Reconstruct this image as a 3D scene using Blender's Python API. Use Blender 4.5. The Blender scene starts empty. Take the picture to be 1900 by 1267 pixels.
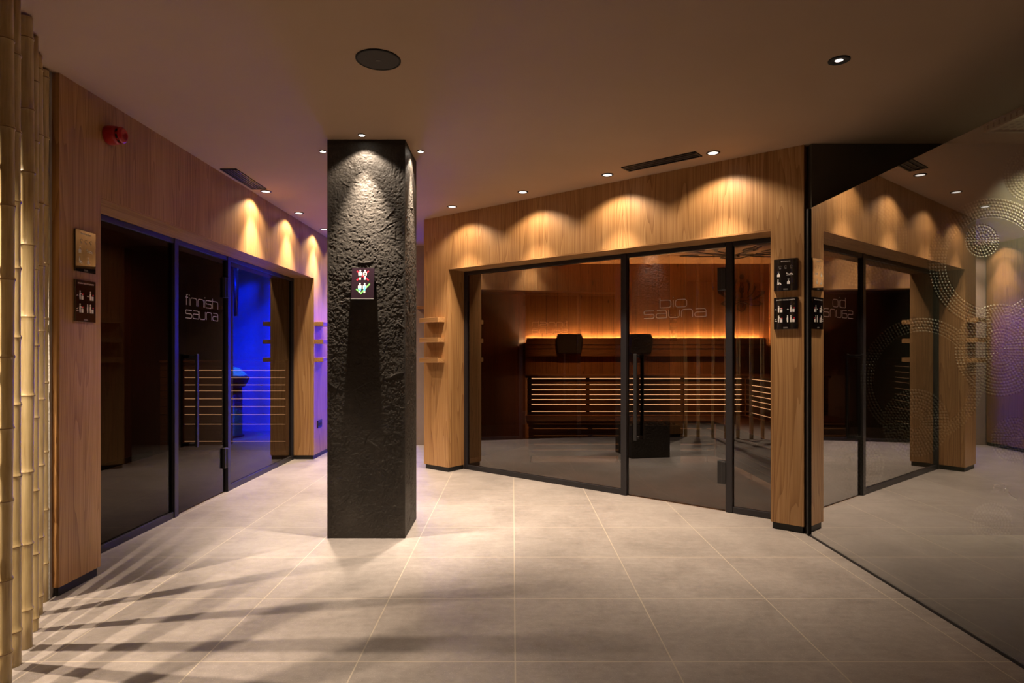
import bpy, bmesh, math, random
import numpy as np
from mathutils import Vector, Matrix
random.seed(7)
rng = np.random.default_rng(7)
C = bpy.context.scene.collection
SC = bpy.context.scene
PI = math.pi

# ------------------------------------------------------------------ camera, world, exposure
HC = 1.18                      # camera height
cam_d = bpy.data.cameras.new('camera'); cam = bpy.data.objects.new('camera', cam_d); C.objects.link(cam)
cam.location = (0, 0, HC); cam.rotation_euler = (PI/2, 0, 0)
cam_d.sensor_width = 36; cam_d.lens = 1144/1900*36; cam_d.shift_y = (653-633.5)/1900; cam_d.shift_x = -1/1900
cam_d.clip_start = 0.05
SC.camera = cam
w = bpy.data.worlds.new('world'); SC.world = w; w.use_nodes = True
w.node_tree.nodes['Background'].inputs[0].default_value = (1.0, 0.8, 0.6, 1)
w.node_tree.nodes['Background'].inputs[1].default_value = 0.0
SC.view_settings.view_transform = 'Standard'; SC.view_settings.look = 'None'
SC.view_settings.gamma = 1; SC.view_settings.use_curve_mapping = False
SC.view_settings.exposure = 0.0
cy = SC.cycles
cy.use_denoising = True; cy.caustics_reflective = False; cy.caustics_refractive = False
cy.max_bounces = 10; cy.diffuse_bounces = 5; cy.glossy_bounces = 5; cy.transparent_max_bounces = 24
cy.sample_clamp_indirect = 3.0; cy.blur_glossy = 0.3

WARM = (1.0, 0.79, 0.58)
CEIL = 2.525
def spot(name, loc, watts, size, blend, col=WARM, to=None, radius=0.02, parent=None):
    l = bpy.data.lights.new(name, 'SPOT'); l.energy = watts; l.spot_size = math.radians(size); l.spot_blend = blend
    l.color = col; l.shadow_soft_size = radius
    o = bpy.data.objects.new(name, l); C.objects.link(o); o.location = loc
    if to is not None:
        d = Vector(to) - Vector(loc); o.rotation_euler = d.to_track_quat('-Z', 'Y').to_euler()
    if parent: o.parent = parent
    return o
def wallwash(x, y, watts, nx, ny):
    # one recessed lamp: a strong beam leaning away from the wall and the weak wide spill that draws the scallop
    t = math.tan(math.radians(6))
    spot('downlight_beam', (x, y, CEIL-0.012), watts, 75, 1.0, WARM, (x+nx*t, y+ny*t, CEIL-1.012), 0.022)
    spot('downlight_spill', (x, y, CEIL-0.012), watts*0.098, 132, 0.45, WARM, None, 0.022)
def area(name, loc, sx, sy, watts, col, to=None):
    l = bpy.data.lights.new(name, 'AREA'); l.shape = 'RECTANGLE'; l.size = sx; l.size_y = sy; l.energy = watts; l.color = col
    o = bpy.data.objects.new(name, l); C.objects.link(o); o.location = loc
    if to is not None:
        d = Vector(to) - Vector(loc); o.rotation_euler = d.to_track_quat('-Z', 'Y').to_euler()
    return o
# spots of the ceiling lamps outside the frame: three beyond the bamboo screen, two in the hall behind the camera
spot('bamboo_lamp', (-2.70, 2.45, 2.5), 430, 88, 1.0, WARM, (-2.0, 2.62, 0), 0.012)
spot('bamboo_lamp', (-1.85, 1.30, 2.5), 340, 80, 1.0, WARM, (-1.8, 2.1, 0), 0.012)
spot('bamboo_lamp', (-2.85, 0.80, 2.5), 60, 80, 1.0, WARM, (-2.0, 1.5, 0), 0.012)
spot('hall_lamp', (-0.6, -1.2, 2.5), 12, 130, 1.0, WARM, (-0.6, -1.0, 0), 0.05)
spot('hall_lamp', (1.2, -1.2, 2.5), 8, 130, 1.0, WARM, (1.2, -1.0, 0), 0.05)
spot('shower_lamp', (3.45, 3.60, 2.49), 230, 84, 0.9, (1.0, 0.90, 0.66), (3.40, 3.95, 1.95), 0.03)
spot('finnish_sauna_fill', (-3.2, 4.8, 2.25), 16, 120, 1.0, (1.0, 0.62, 0.35), (-4.1, 5.4, 0.9), 0.02)  # pair of added fill spots, only to lift the dark boarding
spot('finnish_sauna_fill', (-3.2, 6.4, 2.25), 16, 120, 1.0, (1.0, 0.62, 0.35), (-4.1, 6.2, 0.9), 0.02)
spot('bio_sauna_fill', (0.85, 6.1, 2.25), 120, 46, 1.0, (1.0, 0.66, 0.34), (0.85, 7.6, 0.80), 0.03)  # two fill spots added to brighten backrest and bench boards
spot('bio_sauna_fill', (2.15, 6.1, 2.25), 120, 46, 1.0, (1.0, 0.66, 0.34), (2.15, 7.6, 0.80), 0.03)
# blue lamps of the ice room
spot('ice_room_lamp', (-0.9, 8.35, 2.42), 2100, 96, 1.0, (0.0, 0.012, 1.0), (-1.1, 9.25, 1.0), 0.05)
spot('ice_room_lamp', (-1.9, 8.35, 2.42), 2100, 96, 1.0, (0.0, 0.012, 1.0), (-1.8, 9.25, 1.0), 0.05)
spot('ice_bowl_fill', (-0.96, 8.45, 2.40), 1800, 21, 0.5, (0.0, 0.62, 0.75), (-0.91, 8.58, 0.9), 0.03)  # added cyan spot that turns the ice cyan, no fitting modelled
spot('ice_room_lamp', (-1.45, 8.15, 1.95), 135, 60, 0.8, (0.30, 0.10, 1.0), (-2.15, 7.1, 1.0), 0.10)

# ------------------------------------------------------------------ mesh helpers
class MB:
    def __init__(s): s.v = []; s.f = []; s.sm = []
    def add(s, vs, fs, smooth=False):
        n = len(s.v); s.v += [tuple(v) for v in vs]
        for f in fs: s.f.append(tuple(i+n for i in f)); s.sm.append(smooth)
        return s
    def box(s, x0, x1, y0, y1, z0, z1):
        return s.add([(x0,y0,z0),(x1,y0,z0),(x1,y1,z0),(x0,y1,z0),(x0,y0,z1),(x1,y0,z1),(x1,y1,z1),(x0,y1,z1)],
                     [(0,3,2,1),(4,5,6,7),(0,1,5,4),(1,2,6,5),(2,3,7,6),(3,0,4,7)])
    def prism(s, pts, z0, z1):                      # polygon in xy, ccw
        n = len(pts)
        vs = [(x,y,z0) for x,y in pts]+[(x,y,z1) for x,y in pts]
        fs = [tuple(range(n-1,-1,-1)), tuple(range(n,2*n))]+[(i,(i+1)%n,n+(i+1)%n,n+i) for i in range(n)]
        return s.add(vs, fs)
    def plate(s, pts, y0, y1):                      # polygon in xz (ccw seen from -y), front at y0
        n = len(pts)
        vs = [(x,y0,z) for x,z in pts]+[(x,y1,z) for x,z in pts]
        fs = [tuple(range(n)), tuple(range(2*n-1,n-1,-1))]+[(i,n+i,n+(i+1)%n,(i+1)%n) for i in range(n)]
        return s.add(vs, fs)
    def disc(s, x, z, r, y0, y1, n=20):
        return s.plate([(x+r*math.cos(2*PI*i/n), z+r*math.sin(2*PI*i/n)) for i in range(n)], y0, y1)
    def lathe(s, prof, n=32, M=None, smooth=True, cap=True):   # prof: (r,z) going up, about z
        vs = []; fs = []
        for r, z in prof:
            for i in range(n):
                a = 2*PI*i/n; vs.append(Vector((r*math.cos(a), r*math.sin(a), z)))
        for k in range(len(prof)-1):
            for i in range(n):
                j = (i+1)%n; fs.append((k*n+i, k*n+j, (k+1)*n+j, (k+1)*n+i))
        if M is not None: vs = [M @ v for v in vs]
        s.add(vs, fs, smooth)
        if cap:
            m = len(s.v)-len(vs); s.f.append(tuple(m+i for i in range(n-1,-1,-1))); s.sm.append(False)
            q = m+(len(prof)-1)*n; s.f.append(tuple(q+i for i in range(n))); s.sm.append(False)
        return s
    def tube(s, pts, r, n=14):
        pts = [Vector(p) for p in pts]; rings = []
        for k, p in enumerate(pts):
            t = (pts[min(k+1,len(pts)-1)]-pts[max(k-1,0)]).normalized()
            a = t.cross(Vector((0,0,1)))
            if a.length < 1e-3: a = t.cross(Vector((1,0,0)))
            a.normalize(); b = t.cross(a)
            rings.append([p+r*(a*math.cos(2*PI*i/n)+b*math.sin(2*PI*i/n)) for i in range(n)])
        vs = [v for R in rings for v in R]; fs = []
        for k in range(len(pts)-1):
            for i in range(n):
                j = (i+1)%n; fs.append((k*n+i, (k+1)*n+i, (k+1)*n+j, k*n+j))
        m = len(s.v); s.add(vs, fs, True)
        s.f.append(tuple(m+i for i in range(n))); s.sm.append(False)
        q = m+(len(pts)-1)*n; s.f.append(tuple(q+i for i in range(n-1,-1,-1))); s.sm.append(False)
        return s
    def vstroke(s, pts, widths, y0, y1):            # ribbon in xz with its own width at each point
        L = []; R = []
        n = len(pts)
        if not hasattr(widths, '__len__'): widths = [widths]*n
        closed = n > 2 and abs(pts[0][0]-pts[-1][0]) < 1e-7 and abs(pts[0][1]-pts[-1][1]) < 1e-7
        for k in range(n):
            a = pts[k-1] if k > 0 else (pts[-2] if closed else None)
            b = pts[k+1] if k < n-1 else (pts[1] if closed else None)
            p = pts[k]
            d1 = Vector((p[0]-a[0], p[1]-a[1])).normalized() if a else None
            d2 = Vector((b[0]-p[0], b[1]-p[1])).normalized() if b else None
            if d1 is None: d1 = d2
            if d2 is None: d2 = d1
            t = (d1+d2)
            t = t.normalized() if t.length > 1e-6 else d1
            m = min(1/max(t.dot(d1), 0.4), 1.8)
            h = widths[k]/2*m
            L.append((p[0]-t.y*h, p[1]+t.x*h)); R.append((p[0]+t.y*h, p[1]-t.x*h))
        for k in range(n-1):
            s.plate([R[k], R[k+1], L[k+1], L[k]], y0, y1)
        return s
def arc_path(pts, r, seg=5):                        # round the inner corners of a polyline
    out = [pts[0]]
    for k in range(1, len(pts)-1):
        p = Vector(pts[k]); a = Vector(pts[k-1]); b = Vector(pts[k+1])
        da = (a-p); db = (b-p)
        q = min(r, da.length*0.49, db.length*0.49)
        A = p+da.normalized()*q; B = p+db.normalized()*q
        for i in range(seg+1):
            t = i/seg; out.append(tuple((1-t)**2*A+2*t*(1-t)*p+t*t*B))
    out.append(pts[-1]); return out

def obj(name, mb, mat, parent=None, bevel=0, loc=None):
    me = bpy.data.meshes.new(name); me.from_pydata([tuple(v) for v in mb.v], [], mb.f); me.update()
    me.polygons.foreach_set('use_smooth', mb.sm)
    me.materials.append(mat)
    o = bpy.data.objects.new(name, me); C.objects.link(o)
    if parent: o.parent = parent
    if loc: o.location = loc
    if bevel:
        b = o.modifiers.new('bevel', 'BEVEL'); b.width = bevel; b.segments = 2; b.limit_method = 'ANGLE'
    return o
def tag(o, label, cat, group=None, kind=None):
    o['label'] = label; o['category'] = cat
    if group: o['group'] = group
    if kind: o['kind'] = kind
    return o
def thing(name, label, cat, loc=(0,0,0), rotz=0, group=None, kind=None):
    o = bpy.data.objects.new(name, None); C.objects.link(o); o.empty_display_size = 0.1
    o.location = loc; o.rotation_euler = (0,0,rotz)
    return tag(o, label, cat, group, kind)
def dup(root, loc, label, rotz=None):
    r = root.copy(); C.objects.link(r); r.location = loc; r['label'] = label
    if rotz is not None: r.rotation_euler = (0,0,rotz)
    for ch in list(root.children):
        c = ch.copy(); C.objects.link(c); c.parent = r
        for g in list(ch.children):
            d = g.copy(); C.objects.link(d); d.parent = c
    return r

# ------------------------------------------------------------------ materials
class NT:
    def __init__(s, name):
        s.m = bpy.data.materials.new(name); s.m.use_nodes = True; s.t = s.m.node_tree; s.n = s.t.nodes
        s.b = s.n['Principled BSDF']; s.out = s.n['Material Output']
    def node(s, typ, **kw):
        n = s.n.new(typ)
        for k, v in kw.items(): setattr(n, k, v)
        return n
    def link(s, a, b): s.t.links.new(a, b)
    def math(s, op, a, b=None, c=None, clamp=False):
        n = s.n.new('ShaderNodeMath'); n.operation = op; n.use_clamp = clamp
        for i, q in enumerate((a, b, c)):
            if q is None: continue
            if isinstance(q, (int, float)): n.inputs[i].default_value = q
            else: s.link(q, n.inputs[i])
        return n.outputs[0]
    def obj_co(s, scale=(1,1,1), loc=(0,0,0)):
        tc = s.node('ShaderNodeTexCoord'); mp = s.node('ShaderNodeMapping')
        mp.inputs['Scale'].default_value = scale; mp.inputs['Location'].default_value = loc
        s.link(tc.outputs['Object'], mp.inputs[0]); return mp.outputs[0]
    def noise(s, co, scale, detail=4, rough=0.55, dist=0):
        n = s.node('ShaderNodeTexNoise'); n.inputs['Scale'].default_value = scale; n.inputs['Detail'].default_value = detail
        n.inputs['Roughness'].default_value = rough; n.inputs['Distortion'].default_value = dist
        s.link(co, n.inputs['Vector']); return n.outputs[0]
    def ramp(s, fac, stops):
        n = s.node('ShaderNodeValToRGB'); e = n.color_ramp.elements
        while len(e) < len(stops): e.new(0.5)
        for i, (p, c) in enumerate(stops):
            e[i].position = p; e[i].color = (*c, 1) if len(c) == 3 else c
        s.link(fac, n.inputs[0]); return n.outputs[0]
    def mix(s, fac, a, b, mode='MIX'):
        n = s.node('ShaderNodeMix', data_type='RGBA', blend_type=mode)
        if isinstance(fac, (int, float)): n.inputs[0].default_value = fac
        else: s.link(fac, n.inputs[0])
        for i, q in ((6, a), (7, b)):
            if isinstance(q, tuple): n.inputs[i].default_value = (*q, 1)
            else: s.link(q, n.inputs[i])
        return n.outputs[2]
    def bump(s, h, strength, dist):
        n = s.node('ShaderNodeBump'); n.inputs['Strength'].default_value = strength; n.inputs['Distance'].default_value = dist
        s.link(h, n.inputs['Height']); s.link(n.outputs[0], s.b.inputs['Normal'])
def plain(name, col, rough=0.5, metal=0, spec=0.5, ior=1.5):
    k = NT(name); k.b.inputs['Base Color'].default_value = (*col, 1); k.b.inputs['Roughness'].default_value = rough
    k.b.inputs['Metallic'].default_value = metal; k.b.inputs['Specular IOR Level'].default_value = spec; k.b.inputs['IOR'].default_value = ior
    return k.m
def mottled(name, c1, c2, scale, rough=0.6, bump=0.0, bscale=None):
    k = NT(name); co = k.obj_co()
    n = k.noise(co, scale, 5); k.link(k.ramp(n, [(0.3, c1), (0.7, c2)]), k.b.inputs['Base Color'])
    k.b.inputs['Roughness'].default_value = rough
    if bump: k.bump(k.noise(co, bscale or scale*4, 5), bump, 0.004)
    return k.m
def emit(name, col, s):
    k = NT(name); k.b.inputs['Base Color'].default_value = (0,0,0,1)
    k.b.inputs['Emission Color'].default_value = (*col, 1); k.b.inputs['Emission Strength'].default_value = s
    return k.m
def wood(name, light, mid, dark, axis='z', leaf=0.19, rough=0.42, gain=1.0, knots=False):
    k = NT(name)
    tc = k.node('ShaderNodeTexCoord'); sx = k.node('ShaderNodeSeparateXYZ'); k.link(tc.outputs['Object'], sx.inputs[0])
    X, Y, Z = sx.outputs
    if axis == 'x': X, Z = Z, X
    if axis == 'y': Y, Z = Z, Y
    across = k.math('ADD', X, Y)
    idx = k.math('FLOOR', k.math('DIVIDE', across, leaf))
    wn = k.node('ShaderNodeTexWhiteNoise', noise_dimensions='1D'); k.link(idx, wn.inputs['W'])
    cb = k.node('ShaderNodeCombineXYZ')
    k.link(X, cb.inputs[0]); k.link(Y, cb.inputs[1]); k.link(k.math('ADD', Z, k.math('MULTIPLY', wn.outputs[0], 7.0)), cb.inputs[2])
    def mp(sc):
        m = k.node('ShaderNodeMapping'); m.inputs['Scale'].default_value = sc; k.link(cb.outputs[0], m.inputs[0]); return m.outputs[0]
    fine = k.noise(mp((1,1,0.008)), 300, 3, 0.65)
    streak = k.noise(mp((1,1,0.013)), 60, 4, 0.6, 0.15)
    low = k.noise(mp((1,1,0.045)), 6.0, 1.5, 0.5)
    # cathedral figure: growth rings cut at a slant
    ringco = k.math('ADD', k.math('MULTIPLY', low, 22.0), k.math('MULTIPLY', across, 34.0))
    ring = k.math('FRACT', ringco)
    ring = k.math('POWER', ring, 2.2)
    v = k.math('ADD', k.math('MULTIPLY', ring, 0.20*gain), k.math('ADD', k.math('MULTIPLY', streak, 0.55), k.math('MULTIPLY', fine, 0.50)))
    v = k.math('ADD', v, k.math('MULTIPLY', wn.outputs[0], 0.10))
    col = k.ramp(v, [(0.40, light), (0.60, mid), (0.88, dark)])
    if knots:
        vo = k.node('ShaderNodeTexVoronoi'); vo.inputs['Scale'].default_value = 1.0; k.link(mp((9,9,3.2)), vo.inputs['Vector'])
        kn = k.math('LESS_THAN', vo.outputs['Distance'], 0.10)
        col = k.mix(k.math('MULTIPLY', kn, 0.75), col, tuple(c*0.35 for c in dark))
        seam = k.math('LESS_THAN', k.math('FRACT', k.math('DIVIDE', across, leaf)), 0.03)
        col = k.mix(k.math('MULTIPLY', seam, 0.8), col, tuple(c*0.3 for c in dark))
    k.link(col, k.b.inputs['Base Color']); k.b.inputs['Roughness'].default_value = rough
    k.bump(k.math('ADD', fine, k.math('MULTIPLY', ring, 0.3)), 0.12, 0.001)
    return k.m
OAK = ((0.52,0.31,0.14), (0.42,0.225,0.085), (0.22,0.095,0.03))
M = {}
M['oak'] = wood('oak_veneer', *OAK)
M['oak_long'] = wood('oak_veneer_along', *OAK, axis='x')
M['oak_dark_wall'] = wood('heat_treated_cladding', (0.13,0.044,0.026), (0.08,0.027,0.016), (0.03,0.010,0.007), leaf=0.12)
M['spruce'] = wood('knotty_spruce', (0.44,0.215,0.08), (0.33,0.145,0.05), (0.14,0.05,0.014), leaf=0.14, knots=True, gain=0.5)
M['spruce_ceiling'] = wood('spruce_ceiling_boards', (0.56,0.33,0.15), (0.46,0.25,0.10), (0.20,0.085,0.03), axis='y', leaf=0.14, knots=True, gain=0.5)
M['bench'] = wood('bench_alder', (0.34,0.17,0.075), (0.26,0.12,0.05), (0.12,0.05,0.02), axis='x', leaf=5.0, gain=0.6)
M['bench_y'] = wood('bench_alder_across', (0.34,0.17,0.075), (0.26,0.12,0.05), (0.12,0.05,0.02), axis='y', leaf=5.0, gain=0.6)
M['black'] = plain('black_anodised', (0.010,0.009,0.010), 0.5)
M['black_matt'] = plain('black_matt', (0.006,0.005,0.005), 0.7)
M['plinth'] = plain('black_plinth', (0.008,0.007,0.007), 0.5)
M['frame'] = plain('black_steel_frame', (0.016,0.014,0.017), 0.42, 0.0)
M['chrome'] = plain('chrome', (0.85,0.85,0.85), 0.12, 1.0)
M['white'] = plain('white_print', (0.80,0.76,0.72), 0.5)
M['grey_print'] = plain('grey_print', (0.30,0.28,0.26), 0.5)
M['red_print'] = plain('red_print', (0.75,0.01,0.04), 0.5)
M['green_print'] = plain('green_print', (0.20,0.62,0.16), 0.5)
M['blue_print'] = plain('blue_print', (0.15,0.62,0.85), 0.5)
M['acrylic'] = plain('black_gloss_acrylic', (0.006,0.005,0.006), 0.03, 0, 0.5, 2.3)
M['plum_acrylic'] = plain('plum_black_acrylic', (0.022,0.011,0.018), 0.25)
M['red_plastic'] = plain('red_plastic', (0.34,0.006,0.008), 0.35)
M['red_lens'] = plain('red_lens', (0.42,0.012,0.018), 0.15)
M['frost'] = plain('frosted_lettering', (0.55,0.50,0.52), 0.6)
M['lamp'] = emit('lamp_lens', (1.0,0.88,0.78), 2.2)
M['lamp_small'] = emit('lamp_lens_small', (1.0,0.88,0.72), 30.0)
M['led_warm'] = emit('warm_led', (1.0,0.80,0.50), 290.0)
M['led_panel'] = emit('warm_backlight', (1.0,0.72,0.45), 3.0)
M['led_panel_low'] = emit('warm_backlight_low', (1.0,0.45,0.16), 0.35)
M['led_floor'] = emit('warm_led_floor', (1.0,0.72,0.46), 16.0)
M['led_blue'] = emit('blue_led', (0.1,0.25,1.0), 12.0)
M['ceiling'] = mottled('taupe_plaster_ceiling', (0.43,0.30,0.205), (0.46,0.325,0.225), 1.3, 0.8, 0.02, 30)
M['stucco'] = mottled('rough_grey_stucco', (0.42,0.40,0.37), (0.52,0.50,0.46), 9, 0.85, 1.0, 70)
M['taupe_wall'] = mottled('taupe_wall', (0.26,0.20,0.16), (0.31,0.24,0.20), 4, 0.7, 0.2, 60)
M['dark_wall'] = mottled('dark_wall', (0.06,0.05,0.042), (0.08,0.066,0.055), 4, 0.7)
M['blue_room'] = mottled('pale_ice_room_plaster', (0.55,0.57,0.62), (0.66,0.68,0.72), 5, 0.5, 0.2, 60)
M['ice'] = mottled('crushed_ice', (0.55,0.9,0.95), (0.8,1.0,1.0), 60, 0.3, 1.0, 120)
M['bowl'] = plain('dark_bronze_bowl', (0.03,0.022,0.02), 0.35, 0.3)
M['stone'] = mottled('sauna_stones', (0.05,0.045,0.04), (0.12,0.11,0.10), 40, 0.8)
M['cushion'] = mottled('dark_headrest', (0.014,0.010,0.008), (0.02,0.014,0.011), 30, 0.75)
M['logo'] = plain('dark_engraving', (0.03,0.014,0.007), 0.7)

def make_floor():
    k = NT('grey_beige_porcelain_tile'); co = k.obj_co(loc=(-0.01, -2.35, 0))
    br = k.node('ShaderNodeTexBrick'); br.offset = 0; br.squash = 1
    for nm, v in (('Scale',1.0),('Mortar Size',0.0028),('Mortar Smooth',0.1),('Brick Width',0.6),('Row Height',0.6),('Bias',0.0)): br.inputs[nm].default_value = v
    br.inputs['Color1'].default_value = (0.0,0.0,0.0,1); br.inputs['Color2'].default_value = (1,1,1,1); br.inputs['Mortar'].default_value = (0.5,0.5,0.5,1)
    k.link(co, br.inputs['Vector'])
    cloud = k.noise(co, 2.6, 7, 0.62, 0.6); fine = k.noise(co, 26, 6, 0.65); speck = k.noise(co, 190, 2, 0.5)
    sc = k.node('ShaderNodeMapping'); sc.inputs['Scale'].default_value = (1.0, 6.0, 1.0); k.link(co, sc.inputs[0])
    drag = k.noise(sc.outputs[0], 5, 5, 0.6)
    v = k.math('ADD', k.math('MULTIPLY', cloud, 0.46), k.math('ADD', k.math('MULTIPLY', fine, 0.36), k.math('MULTIPLY', drag, 0.18)))
    col = k.ramp(v, [(0.34, (0.175,0.153,0.140)), (0.50, (0.26,0.23,0.213)), (0.66, (0.34,0.305,0.285))])
    col = k.mix(k.math('MULTIPLY', k.math('GREATER_THAN', speck, 0.64), 0.35), col, (0.48,0.44,0.39))
    col = k.mix(k.math('MULTIPLY', br.outputs['Color'], 0.10), col, (0.20,0.18,0.155))
    col = k.mix(br.outputs['Fac'], col, (0.42,0.36,0.29))
    k.link(col, k.b.inputs['Base Color'])
    k.link(k.math('ADD', 0.36, k.math('MULTIPLY', fine, 0.22)), k.b.inputs['Roughness'])
    h = k.math('SUBTRACT', k.math('MULTIPLY', fine, 0.25), br.outputs['Fac'])
    k.bump(h, 0.18, 0.0012)
    return k.m
M['floor'] = make_floor()

def make_column_mat():
    k = NT('black_trowelled_plaster'); co = k.obj_co()
    k.link(k.ramp(k.noise(co, 5, 5), [(0.3,(0.030,0.026,0.022)),(0.7,(0.050,0.043,0.036))]), k.b.inputs['Base Color'])
    k.b.inputs['Roughness'].default_value = 0.48; k.b.inputs['Specular IOR Level'].default_value = 0.2
    k.bump(k.noise(co, 200, 4, 0.65), 0.8, 0.003)
    return k.m
M['column'] = make_column_mat()

def make_bamboo():
    k = NT('bamboo_culm'); co = k.obj_co((1,1,0.05)); lo = k.obj_co((1,1,0.4))
    v = k.math('ADD', k.math('MULTIPLY', k.noise(co, 120, 3), 0.5), k.math('MULTIPLY', k.noise(lo, 9, 4), 0.6))
    k.link(k.ramp(v, [(0.35,(0.34,0.23,0.10)),(0.52,(0.50,0.38,0.19)),(0.72,(0.64,0.51,0.29))]), k.b.inputs['Base Color'])
    k.b.inputs['Roughness'].default_value = 0.38
    return k.m
M['bamboo'] = make_bamboo()
M['bamboo_node'] = plain('bamboo_node', (0.20,0.11,0.045), 0.5)

def make_glass(name, tint, ior, gain, power=1.0, refl=(1,1,1)):
    k = NT(name); k.n.remove(k.b)
    tr = k.node('ShaderNodeBsdfTransparent'); tr.inputs[0].default_value = (*tint, 1)
    gl = k.node('ShaderNodeBsdfGlossy'); gl.inputs['Roughness'].default_value = 0.0; gl.inputs['Color'].default_value = (*refl, 1)
    fr = k.node('ShaderNodeFresnel'); fr.inputs['IOR'].default_value = ior
    fac = k.math('MULTIPLY', k.math('POWER', fr.outputs[0], power), gain, clamp=True)
    mx = k.node('ShaderNodeMixShader'); k.link(fac, mx.inputs[0]); k.link(tr.outputs[0], mx.inputs[1]); k.link(gl.outputs[0], mx.inputs[2])
    ge = k.node('ShaderNodeNewGeometry'); t2 = k.node('ShaderNodeBsdfTransparent')
    m2 = k.node('ShaderNodeMixShader'); k.link(ge.outputs['Backfacing'], m2.inputs[0]); k.link(mx.outputs[0], m2.inputs[1]); k.link(t2.outputs[0], m2.inputs[2])
    k.link(m2.outputs[0], k.out.inputs['Surface']); return k.m
M['bronze_glass'] = make_glass('bronze_tinted_glass', (0.30,0.20,0.135), 1.52, 2.6)
M['smoke_glass'] = make_glass('smoked_sauna_glass', (0.30,0.21,0.155), 1.52, 9.0, 2.2)
M['grey_glass'] = make_glass('grey_tinted_shower_glass', (0.34,0.33,0.27), 1.52, 50.0, 2.0)

def make_relief():
    k = NT('dark_tile_with_dashed_circle_relief')
    tc = k.node('ShaderNodeTexCoord'); sx = k.node('ShaderNodeSeparateXYZ'); k.link(tc.outputs['Object'], sx.inputs[0])
    X, Y, Z = sx.outputs
    total = None
    for cx, cz, R, inner in ((3.345,2.318,0.175,0.0),(3.099,1.753,0.42,0.70),(3.151,1.19,0.30,0.0),(2.641,1.0,0.40,0.78),(2.60,0.72,0.22,0.15),
                             (3.238,0.614,0.15,0.0),(3.089,0.073,0.14,0.0),(3.03,1.90,0.11,0.0),(2.25,1.9,0.3,0.5),(3.75,1.5,0.4,0.1),(3.8,0.6,0.3,0.0),(2.2,0.45,0.2,0.2)):
        dx = k.math('SUBTRACT', X, cx); dz = k.math('SUBTRACT', Z, cz)
        d = k.math('SQRT', k.math('ADD', k.math('MULTIPLY', dx, dx), k.math('MULTIPLY', dz, dz)))
        a = k.math('ARCTAN2', dz, dx)
        ringi = k.math('FLOOR', k.math('DIVIDE', d, 0.020))
        ring = k.math('SINE', k.math('MULTIPLY', k.math('FRACT', k.math('DIVIDE', d, 0.020)), PI))
        nd = k.math('ADD', k.math('MULTIPLY', ringi, 6.0), 6.0)          # dashes per ring grow with the radius
        dash = k.math('SINE', k.math('MULTIPLY', k.math('FRACT', k.math('MULTIPLY', k.math('DIVIDE', k.math('ADD', a, PI), 2*PI), nd)), PI))
        m = k.math('LESS_THAN', d, R)
        if inner: m = k.math('MULTIPLY', m, k.math('GREATER_THAN', d, R*inner))
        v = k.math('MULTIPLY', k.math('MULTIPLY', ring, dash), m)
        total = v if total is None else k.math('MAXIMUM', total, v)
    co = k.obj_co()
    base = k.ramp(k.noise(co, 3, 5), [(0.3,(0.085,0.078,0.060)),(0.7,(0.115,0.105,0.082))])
    k.link(k.mix(total, base, (0.19,0.172,0.135)), k.b.inputs['Base Color'])  # dashes mixed paler: relief highlights put into the base colour
    k.b.inputs['Roughness'].default_value = 0.33
    k.bump(k.math('ADD', total, k.math('MULTIPLY', k.noise(co, 60, 3), 0.06)), 0.9, 0.006)
    return k.m
M['relief'] = make_relief()

# ------------------------------------------------------------------ the shell
def struct(name, mb, mat, label, cat, parent=None, **kw):
    o = obj(name, mb, mat, parent, **kw)
    if not parent: tag(o, label, cat, None, 'structure')
    return o
struct('floor', MB().box(-5.2,5.2,-3.2,10.2,-0.1,0), M['floor'], 'grey beige porcelain tile floor running through the spa hall', 'floor')
struct('ceiling', MB().box(-5.2,5.2,-3.2,10.2,CEIL,CEIL+0.1), M['ceiling'], 'smooth brown taupe plaster ceiling over the spa hall', 'ceiling')
# left oak front of the finnish sauna: local x runs away from the camera, y goes into the sauna
LO = (-2.184, 2.97, 0); LR = PI/2
RO = (-0.90, 6.27, 0); RA = math.atan2(-2.27, 2.79)
OPH = 1.99; DEP = 0.22
wl = thing('wall_left', 'oak veneered sauna front with wide glazed opening, beside the bamboo', 'wall', LO, LR, kind='structure')
obj('cladding', MB().box(0,4.83,0,DEP,OPH+0.012,CEIL).box(0,0.30,0,DEP,0.045,OPH+0.012).box(3.81,4.83,0,DEP,0.045,OPH+0.012), M['oak'], wl)
obj('soffit', MB().box(0.30,3.81,0,DEP+0.05,OPH,OPH+0.012), M['oak_long'], wl)
obj('plinth', MB().box(0.008,0.285,0.010,DEP,0,0.045).box(3.82,4.83,0.010,DEP,0,0.045), M['plinth'], wl)
wr = thing('wall_right', 'oak veneered bio sauna front set at an angle, scalloped with light', 'wall', RO, RA, kind='structure')
LEN = 3.597
obj('cladding', MB().box(0,LEN,0,DEP,OPH+0.012,CEIL).box(0,0.35,0,DEP,0.045,OPH+0.012).box(3.39,LEN,0,DEP,0.045,OPH+0.012), M['oak'], wr)
obj('soffit', MB().box(0.35,3.39,0,DEP+0.05,OPH,OPH+0.012), M['oak_long'], wr)
obj('plinth', MB().box(0.015,0.34,0.010,DEP,0,0.045).box(3.40,LEN-0.01,0.010,DEP,0,0.045), M['plinth'], wr)
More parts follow.
